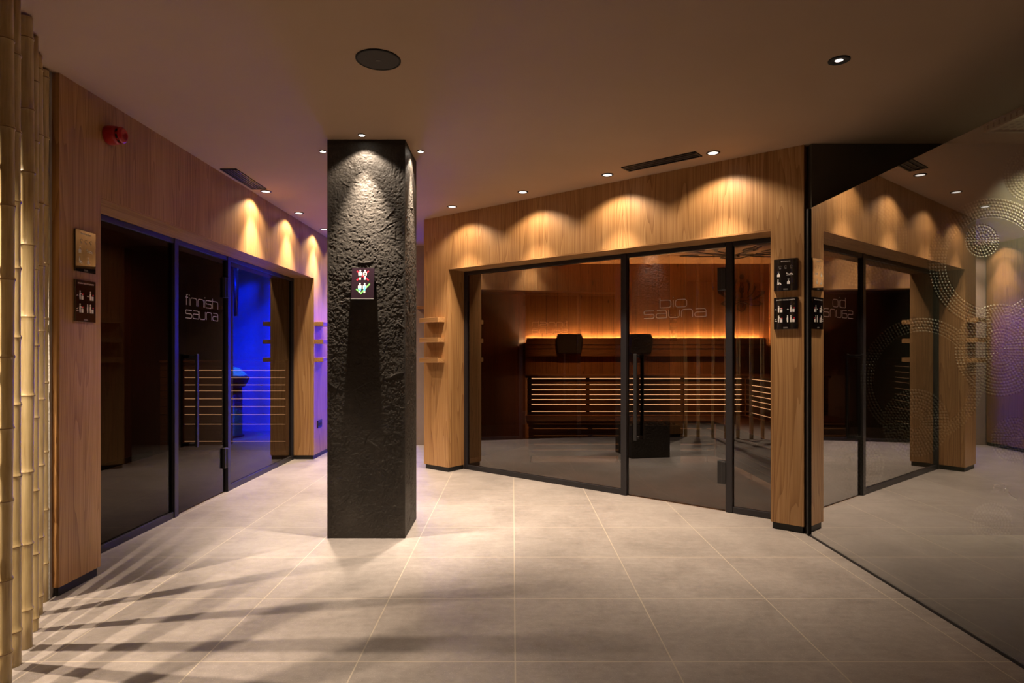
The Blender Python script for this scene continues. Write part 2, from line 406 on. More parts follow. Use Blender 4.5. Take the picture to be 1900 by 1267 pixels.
# far wall of the hall with the doorway to the ice room
struct('wall_back', MB().box(-2.45,-2.02,7.82,7.96,0,CEIL).box(-1.24,0.10,7.82,7.96,0,CEIL).box(-2.02,-1.24,7.82,7.96,2.29,CEIL), M['taupe_wall'],
       'taupe end wall of the hall beyond the column, beside the blue doorway', 'wall')
struct('wall_front', MB().box(-5.2,5.2,-3.3,-3.2,0,CEIL), M['dark_wall'], 'dark wall of the hall behind the viewpoint', 'wall')
struct('wall_bamboo_side', MB().box(-5.2,-2.218,2.955,3.12,0,CEIL), M['stucco'], 'rough grey stucco wall strip between bamboo and oak pier', 'wall')
struct('wall_far_left', MB().box(-5.2,-5.1,-3.2,3.0,0,CEIL), M['taupe_wall'], 'taupe side wall behind the bamboo poles', 'wall')
# shower
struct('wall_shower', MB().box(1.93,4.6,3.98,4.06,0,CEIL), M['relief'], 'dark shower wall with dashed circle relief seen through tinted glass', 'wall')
struct('wall_shower_side', MB().box(4.6,4.7,-3.2,4.06,0,CEIL), M['taupe_wall'], 'side wall of the shower at the far right', 'wall')
# ice room
struct('wall_ice_room', MB().box(-3.3,0.5,9.25,9.35,0,2.45).box(-3.4,-3.3,7.96,9.35,0,2.45).box(0.5,0.6,7.96,9.35,0,2.45)
       .box(-3.3,-2.45,7.90,7.96,0,2.45).box(0.10,0.5,7.90,7.96,0,2.45), M['blue_room'], 'pale walls of the ice room flooded with blue light', 'wall')
struct('ceiling_ice_room', MB().box(-3.4,0.6,7.96,9.35,2.45,2.52), M['blue_room'], 'low ceiling of the blue lit ice room', 'ceiling')
# finnish sauna room
FX = -4.1
struct('wall_finnish_sauna', MB().box(FX-0.08,FX,3.0+0.12,8.2,0,2.28).box(FX,-2.47,7.75,7.81,0,2.28).box(FX,-2.42,3.13,3.2,0,2.28), M['oak_dark_wall'],
       'dark reddish vertical boarding inside the finnish sauna', 'wall')
struct('ceiling_finnish_sauna', MB().box(FX-0.08,-2.41,3.12,7.81,2.28,2.34), M['oak_dark_wall'], 'dark boarded ceiling inside the finnish sauna', 'ceiling')
struct('baseboard_finnish_sauna', MB().box(FX,FX+0.012,3.2,7.0,0,0.06), M['plinth'], 'black skirting along the dark sauna boarding', 'baseboard')
# bio sauna room
struct('wall_bio_sauna', MB().box(0.10,3.30,7.70,7.78,0,2.28), M['spruce'], 'knotty spruce back wall of the bio sauna glowing above the light line', 'wall')
struct('wall_bio_sauna_side', MB().box(3.20,3.28,4.10,7.70,0,2.28), M['spruce'], 'spruce side wall of the bio sauna', 'wall')
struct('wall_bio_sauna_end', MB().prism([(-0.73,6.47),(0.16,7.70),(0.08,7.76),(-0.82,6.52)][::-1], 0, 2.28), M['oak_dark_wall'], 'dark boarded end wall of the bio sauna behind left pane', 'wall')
n_ = Vector((0.6311,0.7757)); u_ = Vector((0.7757,-0.6311)); A_ = Vector((-0.90,6.27))
p0 = A_+n_*0.235+u_*0.05; p1 = A_+n_*0.235+u_*3.55
struct('ceiling_bio_sauna', MB().prism([tuple(p0), tuple(p1), (3.28,4.12), (3.28,7.78), (0.10,7.78)], 2.28, 2.34), M['spruce_ceiling'], 'spruce boarded ceiling inside the bio sauna', 'ceiling')

# ------------------------------------------------------------------ column
def vnoise(x, y, s, seed):
    r = np.random.default_rng(seed); T = r.random((256,256))
    X = x*s; Y = y*s; xi = np.floor(X).astype(int); yi = np.floor(Y).astype(int); fx = X-xi; fy = Y-yi
    fx = fx*fx*(3-2*fx); fy = fy*fy*(3-2*fy)
    g = lambda a, b: T[a % 256, b % 256]
    return (g(xi,yi)*(1-fx)+g(xi+1,yi)*fx)*(1-fy)+(g(xi,yi+1)*(1-fx)+g(xi+1,yi+1)*fx)*fy
def relief(u, v, seed):
    h = np.zeros_like(u)
    wx = u+0.05*vnoise(u,v,9,seed+1); wy = v+0.05*vnoise(u,v,9,seed+2)
    h += 0.0018*(vnoise(wx,wy,7,seed)-0.5)
    m = np.clip((vnoise(u,v,8,seed+4)-0.25)*2.2,0.55,1)
    a0 = vnoise(wx+0.3*v,wy,48,seed+3); a1 = vnoise(wx,wy,95,seed+5); a2 = vnoise(u+0.004*a1,v,170,seed+6)
    h += -0.0034*m*np.clip(0.42-a0,0,1)*2*(0.5+0.5*a1)
    h += -0.0042*m*np.clip(0.46-a1,0,1)*2*(0.4+0.6*a2)
    h += 0.0022*(0.35+m)*(a2-0.5)
    r = np.random.default_rng(seed+9)
    for _ in range(80):                                  # trowel ridges and scrapes
        cx, cy_ = r.uniform(0,u.max()), r.uniform(0,v.max()); an = r.normal(0.8,0.9); L = r.uniform(0.02,0.085); cv = r.normal(0,2.5)
        dx = u-cx; dy = v-cy_; t = dx*math.cos(an)+dy*math.sin(an); q = -dx*math.sin(an)+dy*math.cos(an)-cv*t*t
        wd = r.uniform(0.002,0.004); fall = np.clip(1-(t/L)**2,0,1)
        step = r.uniform(0.001,0.0035)*r.choice([-1,1])
        h += fall*step*np.exp(-(q/wd)**2)+fall*abs(step)*0.5*np.exp(-np.clip(q,0,None)/0.02)*(q>0)
    return h
CX0, CX1, CY0, CY1 = -1.173, -0.680, 3.905, 4.36
def column():
    o = bpy.data.objects.new('column', None)
    vs = []; fs = []; sm = []
    st = 0.0036
    def face(orig, du, length, nrm, seed):
        nu = int(length/st)+1; nv = int(CEIL/st)+1
        U, V = np.meshgrid(np.linspace(0,length,nu), np.linspace(0,CEIL,nv), indexing='ij')
        H = relief(U, V, seed)
        edge = np.clip(np.minimum(U, length-U)/0.02, 0, 1); H = H*edge - 0.004*(1-edge)**2*vnoise(U,V,25,seed+20)*0
        P = np.stack([orig[0]+du[0]*U+nrm[0]*H, orig[1]+du[1]*U+nrm[1]*H, V], -1).reshape(-1,3)
        b = len(vs); vs.extend(map(tuple, P))
        i, j = np.meshgrid(np.arange(nu-1), np.arange(nv-1), indexing='ij')
        q = (i*nv+j).ravel()
        for a in q: fs.append((b+a, b+a+nv, b+a+nv+1, b+a+1))
    face((CX0,CY0), (1,0), CX1-CX0, (0,-1), 11)
    face((CX1,CY0), (0,1), CY1-CY0, (1,0), 23)
    face((CX1,CY1), (-1,0), CX1-CX0, (0,1), 37)
    face((CX0,CY1), (0,-1), CY1-CY0, (-1,0), 41)
    mb = MB(); mb.v = vs; mb.f = fs; mb.sm = [True]*len(fs)
    return mb
struct('column', column(), M['column'], 'square black trowelled plaster column standing in the middle of the hall', 'column')

# ------------------------------------------------------------------ glazed fronts
def glyphs(text, h, W, w0):
    """stroke paths of a wide rounded alphabet; returns list of (path, closed) fitted to width W"""
    asc = 1.36*h; r = 0.36*h; out = []; x = 0.0; gap = 0.30*h
    wl_ = {'i':0.0, 'f':0.55*h}
    for ch in text:
        w_ = wl_.get(ch, w0); P = []
        if ch == 'b': P = [[(0,asc),(0,0)], arc_path([(0,0),(w_,0),(w_,h),(0,h)], r)]
        elif ch == 'i': P = [[(0,0),(0,h)], [(0,h*1.24),(0,h*1.38)]]
        elif ch == 'o': P = [arc_path([(w_/2,0),(w_,0),(w_,h),(0,h),(0,0),(w_/2,0)], r)]
        elif ch == 's': P = [arc_path([(w_,h),(0,h),(0,h*.53),(w_,h*.53),(w_,0),(0,0)], r*.7)]
        elif ch == 'a': P = [arc_path([(w_*.08,h),(w_,h),(w_,0)], r), arc_path([(w_,0),(0,0),(0,h*.58),(w_,h*.58)], r*.8)]
        elif ch == 'u': P = [arc_path([(0,h),(0,0),(w_,0),(w_,h)], r)]
        elif ch == 'n': P = [arc_path([(0,0),(0,h),(w_,h),(w_,0)], r)]
        elif ch == 'h': P = [[(0,asc),(0,0)], arc_path([(0,h),(w_,h),(w_,0)], r)]
        elif ch == 'f': P = [arc_path([(w_,asc),(w_*.35,asc),(w_*.35,0)], r), [(0,h),(w_,h)]]
        for p in P: out.append([(a+x,b) for a,b in p])
        x += w_+gap
    x -= gap; sc = W/x
    return [[(a*sc,b) for a,b in p] for p in out]
def lettering(parent, lines, y):
    mb = MB()
    for text, x0, W, z, h in lines:
        for p in glyphs(text, h, W, 1.45*h): mb.vstroke([(x0+a, z+b) for a,b in p], 0.0055, y-0.0015, y-0.0004)
    o = obj('lettering', mb, M['frost'], parent); o['label'] = 'thin frosted lettering'; return o
GY = DEP+0.02          # front face of the panes
def pane_window(name, label, base, x0, x1, loc, rot, glass='bronze_glass'):
    t = thing(name, label, 'window', loc, rot, kind='structure')
    b = MB().box(x0,x1,DEP+0.003,DEP+0.045,0.0,0.045).box(x0,x1,DEP+0.003,DEP+0.045,OPH-0.035,OPH-0.001)
    obj('window_frame', b, M['frame'], t, 0.002)
    obj('pane', MB().box(x0,x1,GY,GY+0.010,0.045,OPH-0.035), M[glass], t)
    return t
def mullions(parent, xs):
    for x, wd in xs: obj('mullion', MB().box(x-wd/2,x+wd/2,DEP-0.002,DEP+0.052,0,OPH-0.0005), M['frame'], parent, 0.002)
def glass_door(name, label, x0, x1, loc, rot, handle, hinge_x, glass):
    t = thing(name, label, 'door', loc, rot, kind='structure')
    obj('pane', MB().box(x0,x1,GY,GY+0.010,0.012,OPH-0.040), M[glass], t)
    obj('top_rail', MB().box(x0,x1,DEP+0.003,DEP+0.045,OPH-0.035,OPH-0.001), M['frame'], t, 0.002)
    for s in (-1, 1):
        yb = GY-0.055 if s < 0 else GY+0.065
        ya = GY if s < 0 else GY+0.010
        m = MB().box(handle-0.014,handle+0.014,yb-0.008,yb+0.008,0.465,1.165)
        for z in (0.485, 1.145): m.box(handle-0.010,handle+0.010,min(ya,yb),max(ya,yb),z-0.012,z+0.012)
        obj('handle', m, M['black'], t, 0.003)
    for z in (0.29, 1.72):
        obj('hinge', MB().box(hinge_x-0.062,hinge_x-0.004,GY-0.022,GY+0.032,z-0.085,z+0.085).box(hinge_x-0.03,hinge_x+0.004,GY-0.028,GY-0.016,z-0.08,z+0.08), M['black'], t, 0.004)
    return t
w1 = pane_window('window_1', 'large dark glass pane beside the bamboo-side oak pier', LO, 0.30, 1.415, LO, LR, 'smoke_glass')
mullions(w1, [(0.318,0.035),(1.44,0.05)])
d1 = glass_door('door_1', 'dark glass door lettered finnish sauna', 1.468, 2.24, LO, LR, 1.66, 2.245, 'smoke_glass')
lettering(d1, [('finnish', 1.60, 0.50, 1.530, 0.058), ('sauna', 1.60, 0.50, 1.434, 0.060)], GY)
w2 = pane_window('window_2', 'dark glass pane mirroring the blue ice room', LO, 2.285, 3.81, LO, LR, 'smoke_glass')
mullions(w2, [(2.262,0.05),(3.792,0.035)])
w3 = pane_window('window_3', 'wide bronze glass pane left of the bio sauna door', RO, 0.35, 2.135, RO, RA)
mullions(w3, [(0.368,0.035),(2.16,0.052)])
d2 = glass_door('door_2', 'bronze glass door lettered bio sauna', 2.188, 3.00, RO, RA, 2.285, 3.005, 'bronze_glass')
lettering(d2, [('bio', 2.475, 0.222, 1.530, 0.058), ('sauna', 2.335, 0.515, 1.450, 0.060)], GY)
w4 = pane_window('window_4', 'narrow bronze glass pane between door and signed oak pier', RO, 3.056, 3.39, RO, RA)
mullions(w4, [(3.03,0.05),(3.378,0.024)])

# shower screen
sc_ = thing('glass_screen', 'tall dark tinted glass shower screen standing right of the signed pier', 'glass screen', (1.912, 3.95, 0))
obj('pane', MB().box(-0.006,0.006,-3.7,0.0,0.004,2.10), M['grey_glass'], sc_)
obj('floor_channel', MB().box(-0.009,0.009,-3.7,0.0,0,0.012), M['black'], sc_)
obj('wall_channel', MB().box(-0.016,0.062,0.001,0.028,0,2.10), M['black_matt'], sc_)

# ------------------------------------------------------------------ ceiling fittings
def make_downlight(name, label, cat, loc, R, lens, group, ringmat='black', baffle=False):
    t = thing(name, label, cat, loc, 0, group)
    obj('trim_ring', MB().lathe([(R,0.0),(R,-0.004),(R*0.90,-0.006),(R*0.74,-0.005),(R*0.74,0.0)][::-1], 28, cap=False), M[ringmat], t)
    obj('lens', MB().lathe([(R*0.75,-0.0035),(R*0.5,-0.0032),(0.0005,-0.0030)], 28, cap=False), M[lens], t)
    return t
RL = [(1.353,4.16),(0.72,4.677),(0.086,5.18),(-0.558,5.70)]
dl = None
rlab = ['recessed ceiling downlight nearest the signed oak pier of the bio sauna', 'recessed downlight at the left end of the black slot vent by the bio sauna',
        'recessed downlight above the middle of the wide bronze pane', 'recessed downlight before the shelved left pier of the bio sauna']
for (x, y), lab in zip(RL, rlab):
    loc = (x, y, CEIL)
    if dl is None: dl = make_downlight('downlight', lab, 'downlight', loc, 0.045, 'lamp', 'recessed downlights along the sauna fronts')
    else: dup(dl, loc, lab)
    wallwash(x, y, 262, -0.631, -0.776)
llab = ['recessed downlight beside the slot vent of the finnish sauna front', 'middle recessed downlight of the finnish sauna row', 'recessed downlight of the finnish sauna row close to the black column',
        'last recessed downlight of the finnish sauna row, hidden by the column']
for y, lab in zip((5.16,5.964,6.75,7.52), llab):
    x = -2.065
    dup(dl, (x, y, CEIL), lab)
    wallwash(x, y, 270, 1.0, 0.0)
cl = None
for (x, y), lab in zip(((-0.934,3.82),(-1.270,4.13),(-0.615,4.13)), ('tiny bright ceiling spot in front of the black column', 'tiny bright ceiling spot at the left side of the black column', 'tiny bright ceiling spot at the right side of the black column')):
    if cl is None: cl = make_downlight('ceiling_spot', lab, 'ceiling spot', (x,y,CEIL), 0.024, 'lamp_small', 'tiny spots around the column')
    else: dup(cl, (x,y,CEIL), lab)
    spot('ceiling_spot_beam', (x, y, CEIL-0.012), 400, 50, 1.0, (1.0,0.82,0.64), None, 0.012)
    spot('ceiling_spot_spill', (x, y, CEIL-0.012), 24, 112, 0.4, (1.0,0.82,0.64), None, 0.012)
# dark glare-free downlight at the right
t = thing('dark_downlight', 'black recessed downlight alone on the right part of the ceiling', 'downlight', (1.504,2.84,CEIL))
obj('trim_ring', MB().lathe([(0.047,0.0),(0.047,-0.004),(0.043,-0.006),(0.018,-0.003),(0.018,0.0)][::-1], 28, cap=False), M['black_matt'], t)
obj('reflector', MB().lathe([(0.018,-0.002),(0.012,-0.0032),(0.009,-0.002),(0.005,-0.0035),(0.0004,-0.003)], 20, cap=False), M['lamp'], t)
# speaker
t = thing('ceiling_speaker', 'round black loudspeaker grille set into the ceiling', 'loudspeaker', (-0.617,2.834,CEIL))
obj('rim', MB().lathe([(0.102,0.0),(0.102,-0.005),(0.096,-0.007),(0.094,-0.004)][::-1], 48, cap=False), M['black_matt'], t)
obj('grille', MB().lathe([(0.0955,-0.004),(0.05,-0.005),(0.0005,-0.0055)], 48, cap=False), plain('speaker_mesh', (0.03,0.024,0.02), 0.6), t)
obj('badge', MB().box(-0.010,0.010,-0.003,0.003,-0.0075,-0.005), M['grey_print'], t)
# slot vents
def vent(label, loc, rot, L, W, slots):
    t = thing('slot_vent', label, 'vent', loc, rot, 'slot vents in the ceiling')
    fr = MB().box(-L/2,L/2,-W/2,-W/2+0.012,-0.008,0).box(-L/2,L/2,W/2-0.012,W/2,-0.008,0).box(-L/2,-L/2+0.012,-W/2,W/2,-0.008,0).box(L/2-0.012,L/2,-W/2,W/2,-0.008,0)
    obj('frame', fr, M['black'], t)
    obj('backing', MB().box(-L/2,L/2,-W/2,W/2,-0.002,-0.0005), M['black_matt'], t)
    lv = MB()
    for k in range(slots-1):
        y = -W/2+(k+1)*W/slots; lv.box(-L/2+0.012,L/2-0.012,y-0.003,y+0.003,-0.0075,-0.002)
    obj('louvre', lv, plain('vent_bar', (0.07,0.05,0.045), 0.4), t)
vent('black slot vent before the finnish sauna front', (-2.085,4.80,CEIL), PI/2, 0.56, 0.12, 5)
vent('black slot vent before the bio sauna front', (1.045,4.355,CEIL), RA, 0.56, 0.12, 3)
# perforated panel over the shower
t = thing('perforated_panel', 'perforated metal ceiling panel over the shower at the right edge', 'ceiling panel', (3.25,3.30,CEIL-0.03))
def perforated():
    k = NT('perforated_sheet'); tc = k.node('ShaderNodeTexCoord'); sx = k.node('ShaderNodeSeparateXYZ'); k.link(tc.outputs['Object'], sx.inputs[0])
    fx = k.math('SUBTRACT', k.math('FRACT', k.math('DIVIDE', sx.outputs[0], 0.042)), 0.5); fy = k.math('SUBTRACT', k.math('FRACT', k.math('DIVIDE', sx.outputs[1], 0.042)), 0.5)
    d = k.math('ADD', k.math('MULTIPLY', fx, fx), k.math('MULTIPLY', fy, fy)); hole = k.math('LESS_THAN', d, 0.085)
    k.link(k.mix(hole, (0.50,0.47,0.38), (0.004,0.003,0.003)), k.b.inputs['Base Color'])
    k.link(k.math('MULTIPLY', k.math('SUBTRACT', 1.0, hole), 0.15), k.b.inputs['Metallic']); k.b.inputs['Roughness'].default_value = 0.4
    return k.m
obj('panel', MB().box(-0.43,0.43,-0.39,0.39,0.004,0.03), perforated(), t)
obj('rim', MB().box(-0.43,-0.405,-0.39,0.39,-0.006,0.004).box(0.405,0.43,-0.39,0.39,-0.006,0.004).box(-0.405,0.405,-0.39,-0.365,-0.006,0.004).box(-0.405,0.405,0.365,0.39,-0.006,0.004), plain('panel_rim', (0.75,0.68,0.58), 0.3, 0.3), t)

# ------------------------------------------------------------------ signs
def person(mb, x, z, s, y0, y1, arms='down'):
    mb.disc(x, z+s*0.92, s*0.085, y0, y1, 14)
    mb.plate([(x-s*.17,z+s*.42),(x-s*.09,z+s*.42),(x-s*.09,z),(x-s*.01,z),(x-s*.01,z+s*.4),(x+s*.01,z+s*.4),(x+s*.01,z),(x+s*.09,z),(x+s*.09,z+s*.42),(x+s*.17,z+s*.42),
              (x+s*.19,z+s*.72),(x+s*.12,z+s*.80),(x-s*.12,z+s*.80),(x-s*.19,z+s*.72)], y0, y1)
def side_person(mb, x, z, s, y0, y1, reach=False):
    mb.disc(x, z+s*0.91, s*0.09, y0, y1, 12)
    mb.plate([(x-s*.08,z),(x+s*.08,z),(x+s*.10,z+s*.45),(x+s*.09,z+s*.78),(x-s*.07,z+s*.80),(x-s*.12,z+s*.5)], y0, y1)
    if reach: mb.vstroke([(x+s*.05,z+s*.70),(x+s*.42,z+s*.52)], s*0.07, y0, y1)
def one(f):
    m = MB(); f(m); return m
def font_text(name, s, size, loc, parent, mat, width=None):
    cu = bpy.data.curves.new(name, 'FONT'); cu.body = s; cu.size = size; cu.align_x = 'CENTER'; cu.extrude = 0.0002
    tmp = bpy.data.objects.new(name, cu); C.objects.link(tmp)
    dg = bpy.context.evaluated_depsgraph_get(); me = bpy.data.meshes.new_from_object(tmp.evaluated_get(dg))
    bpy.data.objects.remove(tmp)
    me.transform(Matrix.Rotation(PI/2, 4, 'X'))
    if width:
        xs_ = [v.co.x for v in me.vertices]; k = width/(max(xs_)-min(xs_)); me.transform(Matrix.Scale(k, 4, (1,0,0)))
    me.materials.clear(); me.materials.append(mat)
    o = bpy.data.objects.new(name, me); C.objects.link(o); o.parent = parent; o.location = loc
    return o
SW, SH, ST = 0.148, 0.210, 0.006
def sign_root(label, base, rot, off_x, z0):
    u = Vector((math.cos(rot), math.sin(rot), 0)); v = Vector((-math.sin(rot), math.cos(rot), 0))
    loc = Vector(base)+u*off_x+Vector((0,0,z0))-v*0.0
    t = thing('sign', label, 'sign', loc, rot, None)
    obj('panel', MB().box(-SW/2,SW/2,-ST-0.004,0-0.0,0,SH), M['acrylic'], t, 0.0008)
    return t
YF0, YF1 = -ST-0.0048, -ST-0.0040
def squiggle(t):
    mb = MB(); pts = [(-0.014+i*0.0014, 0.011+0.0032*math.sin(i*1.25)) for i in range(21)]
    mb.vstroke(pts, 0.0014, YF0, YF1); mb.vstroke([(-0.015,0.0062),(0.015,0.0066)], 0.0008, YF0, YF1)
    obj('maker_mark', mb, M['grey_print'], t)
def heater_icons(t):
    W_ = M['white']
    for r_, z in ((0, 0.112), (1, 0.046)):
        for c_, x in ((0, -0.040), (1, 0.036)):
            if r_ == 1 and c_ == 1: obj('person_pictogram', one(lambda m: side_person(m, x-0.024, z, 0.045, YF0, YF1)), W_, t)
            obj('person_pictogram', one(lambda m: side_person(m, x-0.003, z, 0.045, YF0, YF1, reach=(c_ == 0))), W_, t)
            obj('heater_pictogram', MB().box(x+0.006, x+0.020, YF0, YF1, z, z+0.020), W_, t)
            k = obj('heat_dot', MB().disc(x+0.017, z+0.027, 0.0040, YF0, YF1, 10), M['red_print'], t); k['label'] = 'red dot'
            if not (r_ == 1 and c_ == 1):
                if r_ == 0: obj('cross_mark', MB().vstroke([(x-0.027,z+0.017),(x-0.022,z+0.021),(x-0.017,z+0.017)], 0.0022, YF0, YF1), W_, t)
                else:
                    obj('tick_mark', MB().vstroke([(x-0.027,z+0.020),(x-0.024,z+0.017),(x-0.017,z+0.024)], 0.0018, YF0, YF1), W_, t)
                    obj('caption', MB().box(x-0.028,x-0.014,YF0,YF1,z+0.006,z+0.009), W_, t)
    font_text('title', 'SAUNA HEATER SAFETY', 0.0105, (0, YF0, 0.190), t, M['white'], 0.118)
    squiggle(t)
def room_icons(t, title, width):
    W_ = M['white']; G_ = M['grey_print']
    for x in (-0.034, 0.0, 0.036):
        obj('outline_symbol', MB().vstroke([(x+0.008*math.cos(a), 0.158+0.007*math.sin(a)) for a in np.linspace(0.4,5.6,14)], 0.0012, YF0, YF1), G_, t)
        obj('caption', MB().box(x-0.006,x+0.006,YF0,YF1,0.145,0.147), G_, t)
    for x, z in ((-0.044,0.093),(0.018,0.043)):           # person sitting in a tub
        obj('tub_pictogram', MB().disc(x, z+0.024, 0.0035, YF0, YF1, 12).plate([(x-.009,z),(x+.009,z),(x+.009,z+.014),(x+.005,z+.019),(x-.005,z+.019),(x-.009,z+.014)], YF0, YF1), W_, t)
        obj('caption', MB().box(x-.006,x+.006,YF0,YF1,z+.033,z+.0345), W_, t)
    x, z = 0.024, 0.103
    obj('lying_pictogram', MB().disc(x-.016, z+.012, 0.0036, YF0, YF1, 12).vstroke([(x-.014,z+.007),(x+.002,z+.004),(x+.010,z+.010),(x+.022,z+.003)], 0.0050, YF0, YF1).box(x-.018,x+.024,YF0,YF1,z-.0015,z), W_, t)
    x, z = -0.047, 0.046
    obj('seated_pictogram', MB().disc(x, z+.027, 0.0036, YF0, YF1, 12).vstroke([(x,z+.022),(x-.001,z+.008),(x+.012,z+.006),(x+.019,z-.004)], 0.0055, YF0, YF1).box(x-.005,x+.008,YF0,YF1,z-.003,z+.003), W_, t)
    font_text('title', title, 0.0105, (0, YF0, 0.190), t, M['white'], width)
    squiggle(t)
s_ = sign_root('glossy black sign mirroring lit oak, upper one on the bamboo-side pier', LO, LR, 0.172, 1.585); room_icons(s_, 'FINNISH SAUNA', 0.075)
s_ = sign_root('black heater safety sign, lower one on the bamboo-side oak pier', LO, LR, 0.172, 1.333); heater_icons(s_)
s_ = sign_root('black sign titled BIO SAUNA on the oak pier by the shower glass', RO, RA, 3.487, 1.584); room_icons(s_, 'BIO SAUNA', 0.058)
s_ = sign_root('black heater safety sign below the BIO SAUNA sign', RO, RA, 3.487, 1.330); heater_icons(s_)
# towel rule sign on the column
t = thing('sign', 'small dark dress rule sign with red cross and green tick on column', 'sign', (-0.942, CY0-0.004, 1.515))
t.rotation_euler = (math.radians(-7), 0, 0)
t.location.y = CY0-0.030
obj('panel', MB().box(-0.071,0.071,-0.008,0,0,0.196), M['plum_acrylic'], t, 0.001)
obj('bottom_edge', MB().box(-0.071,0.071,-0.0088,0.0008,-0.0035,0.0), plain('grey_edge', (0.30,0.29,0.29), 0.4), t)
y0, y1 = -0.0092, -0.0080
c = MB()
for a, b in (((-0.039,0.176),(0.036,0.116)), ((-0.039,0.116),(0.036,0.176))): c.vstroke([a,b], 0.0085, y0+0.0006, y1)
k = obj('cross_symbol', c, M['red_print'], t); k['label'] = 'red cross'
c = MB().vstroke([(-0.040,0.060),(-0.010,0.032),(0.044,0.094)], 0.0090, y0+0.0006, y1)
k = obj('tick_symbol', c, M['green_print'], t); k['label'] = 'green tick'
for x in (-0.018, 0.012):
    for z in (0.119, 0.034): obj('person_pictogram', one(lambda m: person(m, x, z, 0.064, y0, y1)), M['white'], t)
k = obj('swimwear_symbol', MB().box(-0.028,-0.008,y0-0.0005,y0,0.136,0.148).disc(0.008,0.160,0.0042,y0-0.0005,y0,10).disc(0.016,0.160,0.0042,y0-0.0005,y0,10).plate([(0.005,0.152),(0.012,0.146),(0.019,0.152)], y0-0.0005, y0), M['black_matt'], t); k['label'] = 'dark swimwear'
k = obj('towel_symbol', MB().plate([(-0.027,0.054),(-0.009,0.050),(-0.008,0.064),(-0.028,0.064)], y0-0.0005, y0), M['blue_print'], t); k['label'] = 'blue towel'
k = obj('towel_symbol', MB().plate([(0.006,0.048),(0.018,0.048),(0.020,0.078),(0.006,0.078)], y0-0.0005, y0), M['blue_print'], t); k['label'] = 'blue towel'
obj('bracket', MB().box(-0.02,0.02,0.0,0.012,0.08,0.16), M['black_matt'], t)

# ------------------------------------------------------------------ wall fittings
t = thing('fire_alarm', 'round red fire alarm sounder high on the left oak front', 'fire alarm', (-2.184,3.33,2.35))
Mx = Matrix.Rotation(PI/2, 4, 'Y')
obj('body', MB().lathe([(0.050,0.0),(0.051,0.012),(0.049,0.045),(0.045,0.062)], 40, Mx), M['red_plastic'], t)
obj('sounder_slots', MB().lathe([(0.041,0.060),(0.040,0.074)], 40, Mx), M['black_matt'], t)
rb = MB()
for i in range(8):
    a = 2*PI*i/8; rb.add([Mx @ Vector((r*math.cos(a+da), r*math.sin(a+da), z)) for z in (0.060,0.075) for r, da in ((0.0395,-0.12),(0.0395,0.12),(0.0435,0.12),(0.0435,-0.12))],
                       [(0,3,2,1),(4,5,6,7),(0,1,5,4),(1,2,6,5),(2,3,7,6),(3,0,4,7)])
obj('rib', rb, M['red_plastic'], t)
obj('lens', MB().lathe([(0.044,0.074),(0.043,0.080),(0.034,0.088),(0.022,0.091),(0.020,0.084),(0.001,0.083)], 40, Mx), M['red_lens'], t)

t = thing('wall_socket', 'dark double wall socket low on the oak under the shelves', 'socket', (-2.184,6.97,0.37), LR)
obj('plate', MB().box(-0.075,0.075,-0.010,0,-0.043,0.043), M['black'], t, 0.003)
for x in (-0.037, 0.037): obj('outlet', MB().lathe([(0.024,0),(0.024,0.003),(0.019,0.0035)], 24, Matrix.Translation((x,-0.010,0)) @ Matrix.Rotation(PI/2,4,'X')), M['black_matt'], t)

def shelf(label, base, rot, x0, x1, ztop, grp):
    u = Vector((math.cos(rot), math.sin(rot), 0))
    loc = Vector(base)+u*((x0+x1)/2)+Vector((0,0,ztop-0.045)); L = (x1-x0)/2
    o = obj('shelf', MB().box(-L,L,-0.094,0.0,0,0.045), M['oak_long'], None, 0.0015)
    o.location = loc; o.rotation_euler = (0,0,rot); tag(o, label, 'shelf', grp); return o
for z, nm in ((1.518,'top'),(1.320,'middle'),(1.121,'bottom')):
    shelf('small oak wall shelf right of the column, %s of three' % nm, RO, RA, 0.033, 0.295, z, 'oak shelves right of the column')
    shelf('small oak wall shelf left of the column, %s of three' % nm, LO, LR, 3.835, 4.12, z-0.004, 'oak shelves left of the column')
o = obj('shelf', MB().box(-1.20,-0.92,7.725,7.82,1.72,1.755), M['oak_long'], None, 0.0015); tag(o, 'oak shelf on the taupe end wall beyond the bio sauna pier', 'shelf')

# ------------------------------------------------------------------ bio sauna fittings
def slat_rows(mb, x0, x1, y0, y1, edges):            # boards between pairs of heights
    for a, b in edges: mb.box(x0, x1, y0, y1, a, b)
    return mb
UP = [(0.885,0.872)]
t = thing('sauna_bench', 'two tier slatted sauna bench along the knotty back wall', 'bench', (0,0,0))
up_edges = [(0.455,0.490),(0.499,0.572),(0.581,0.628),(0.637,0.684),(0.693,0.740),(0.749,0.800),(0.809,0.868)]
lo_edges = [(0.075,0.135),(0.143,0.195),(0.203,0.285),(0.293,0.360),(0.368,0.412)]
obj('seat', slat_rows(MB(), 0.15, 3.18, 7.08, 7.66, [(0.880,0.908)]), M['bench'], t, 0.002)
obj('front_boards', slat_rows(MB(), 0.17, 2.68, 7.11, 7.13, up_edges), M['bench'], t)
obj('step_seat', slat_rows(MB(), 0.15, 2.67, 6.53, 7.105, [(0.420,0.448)]), M['bench'], t, 0.002)
obj('step_boards', slat_rows(MB(), 0.17, 2.15, 6.56, 6.58, lo_edges), M['bench'], t)
for x in (0.20, 0.87, 1.45, 1.97, 2.52): obj('batten', MB().box(x-0.02,x+0.02,7.131,7.16,0.45,0.88), M['black_matt'], t)
for x in (0.20, 0.83, 1.43, 2.05): obj('batten', MB().box(x-0.022,x+0.022,6.581,6.61,0.07,0.42), M['black_matt'], t)
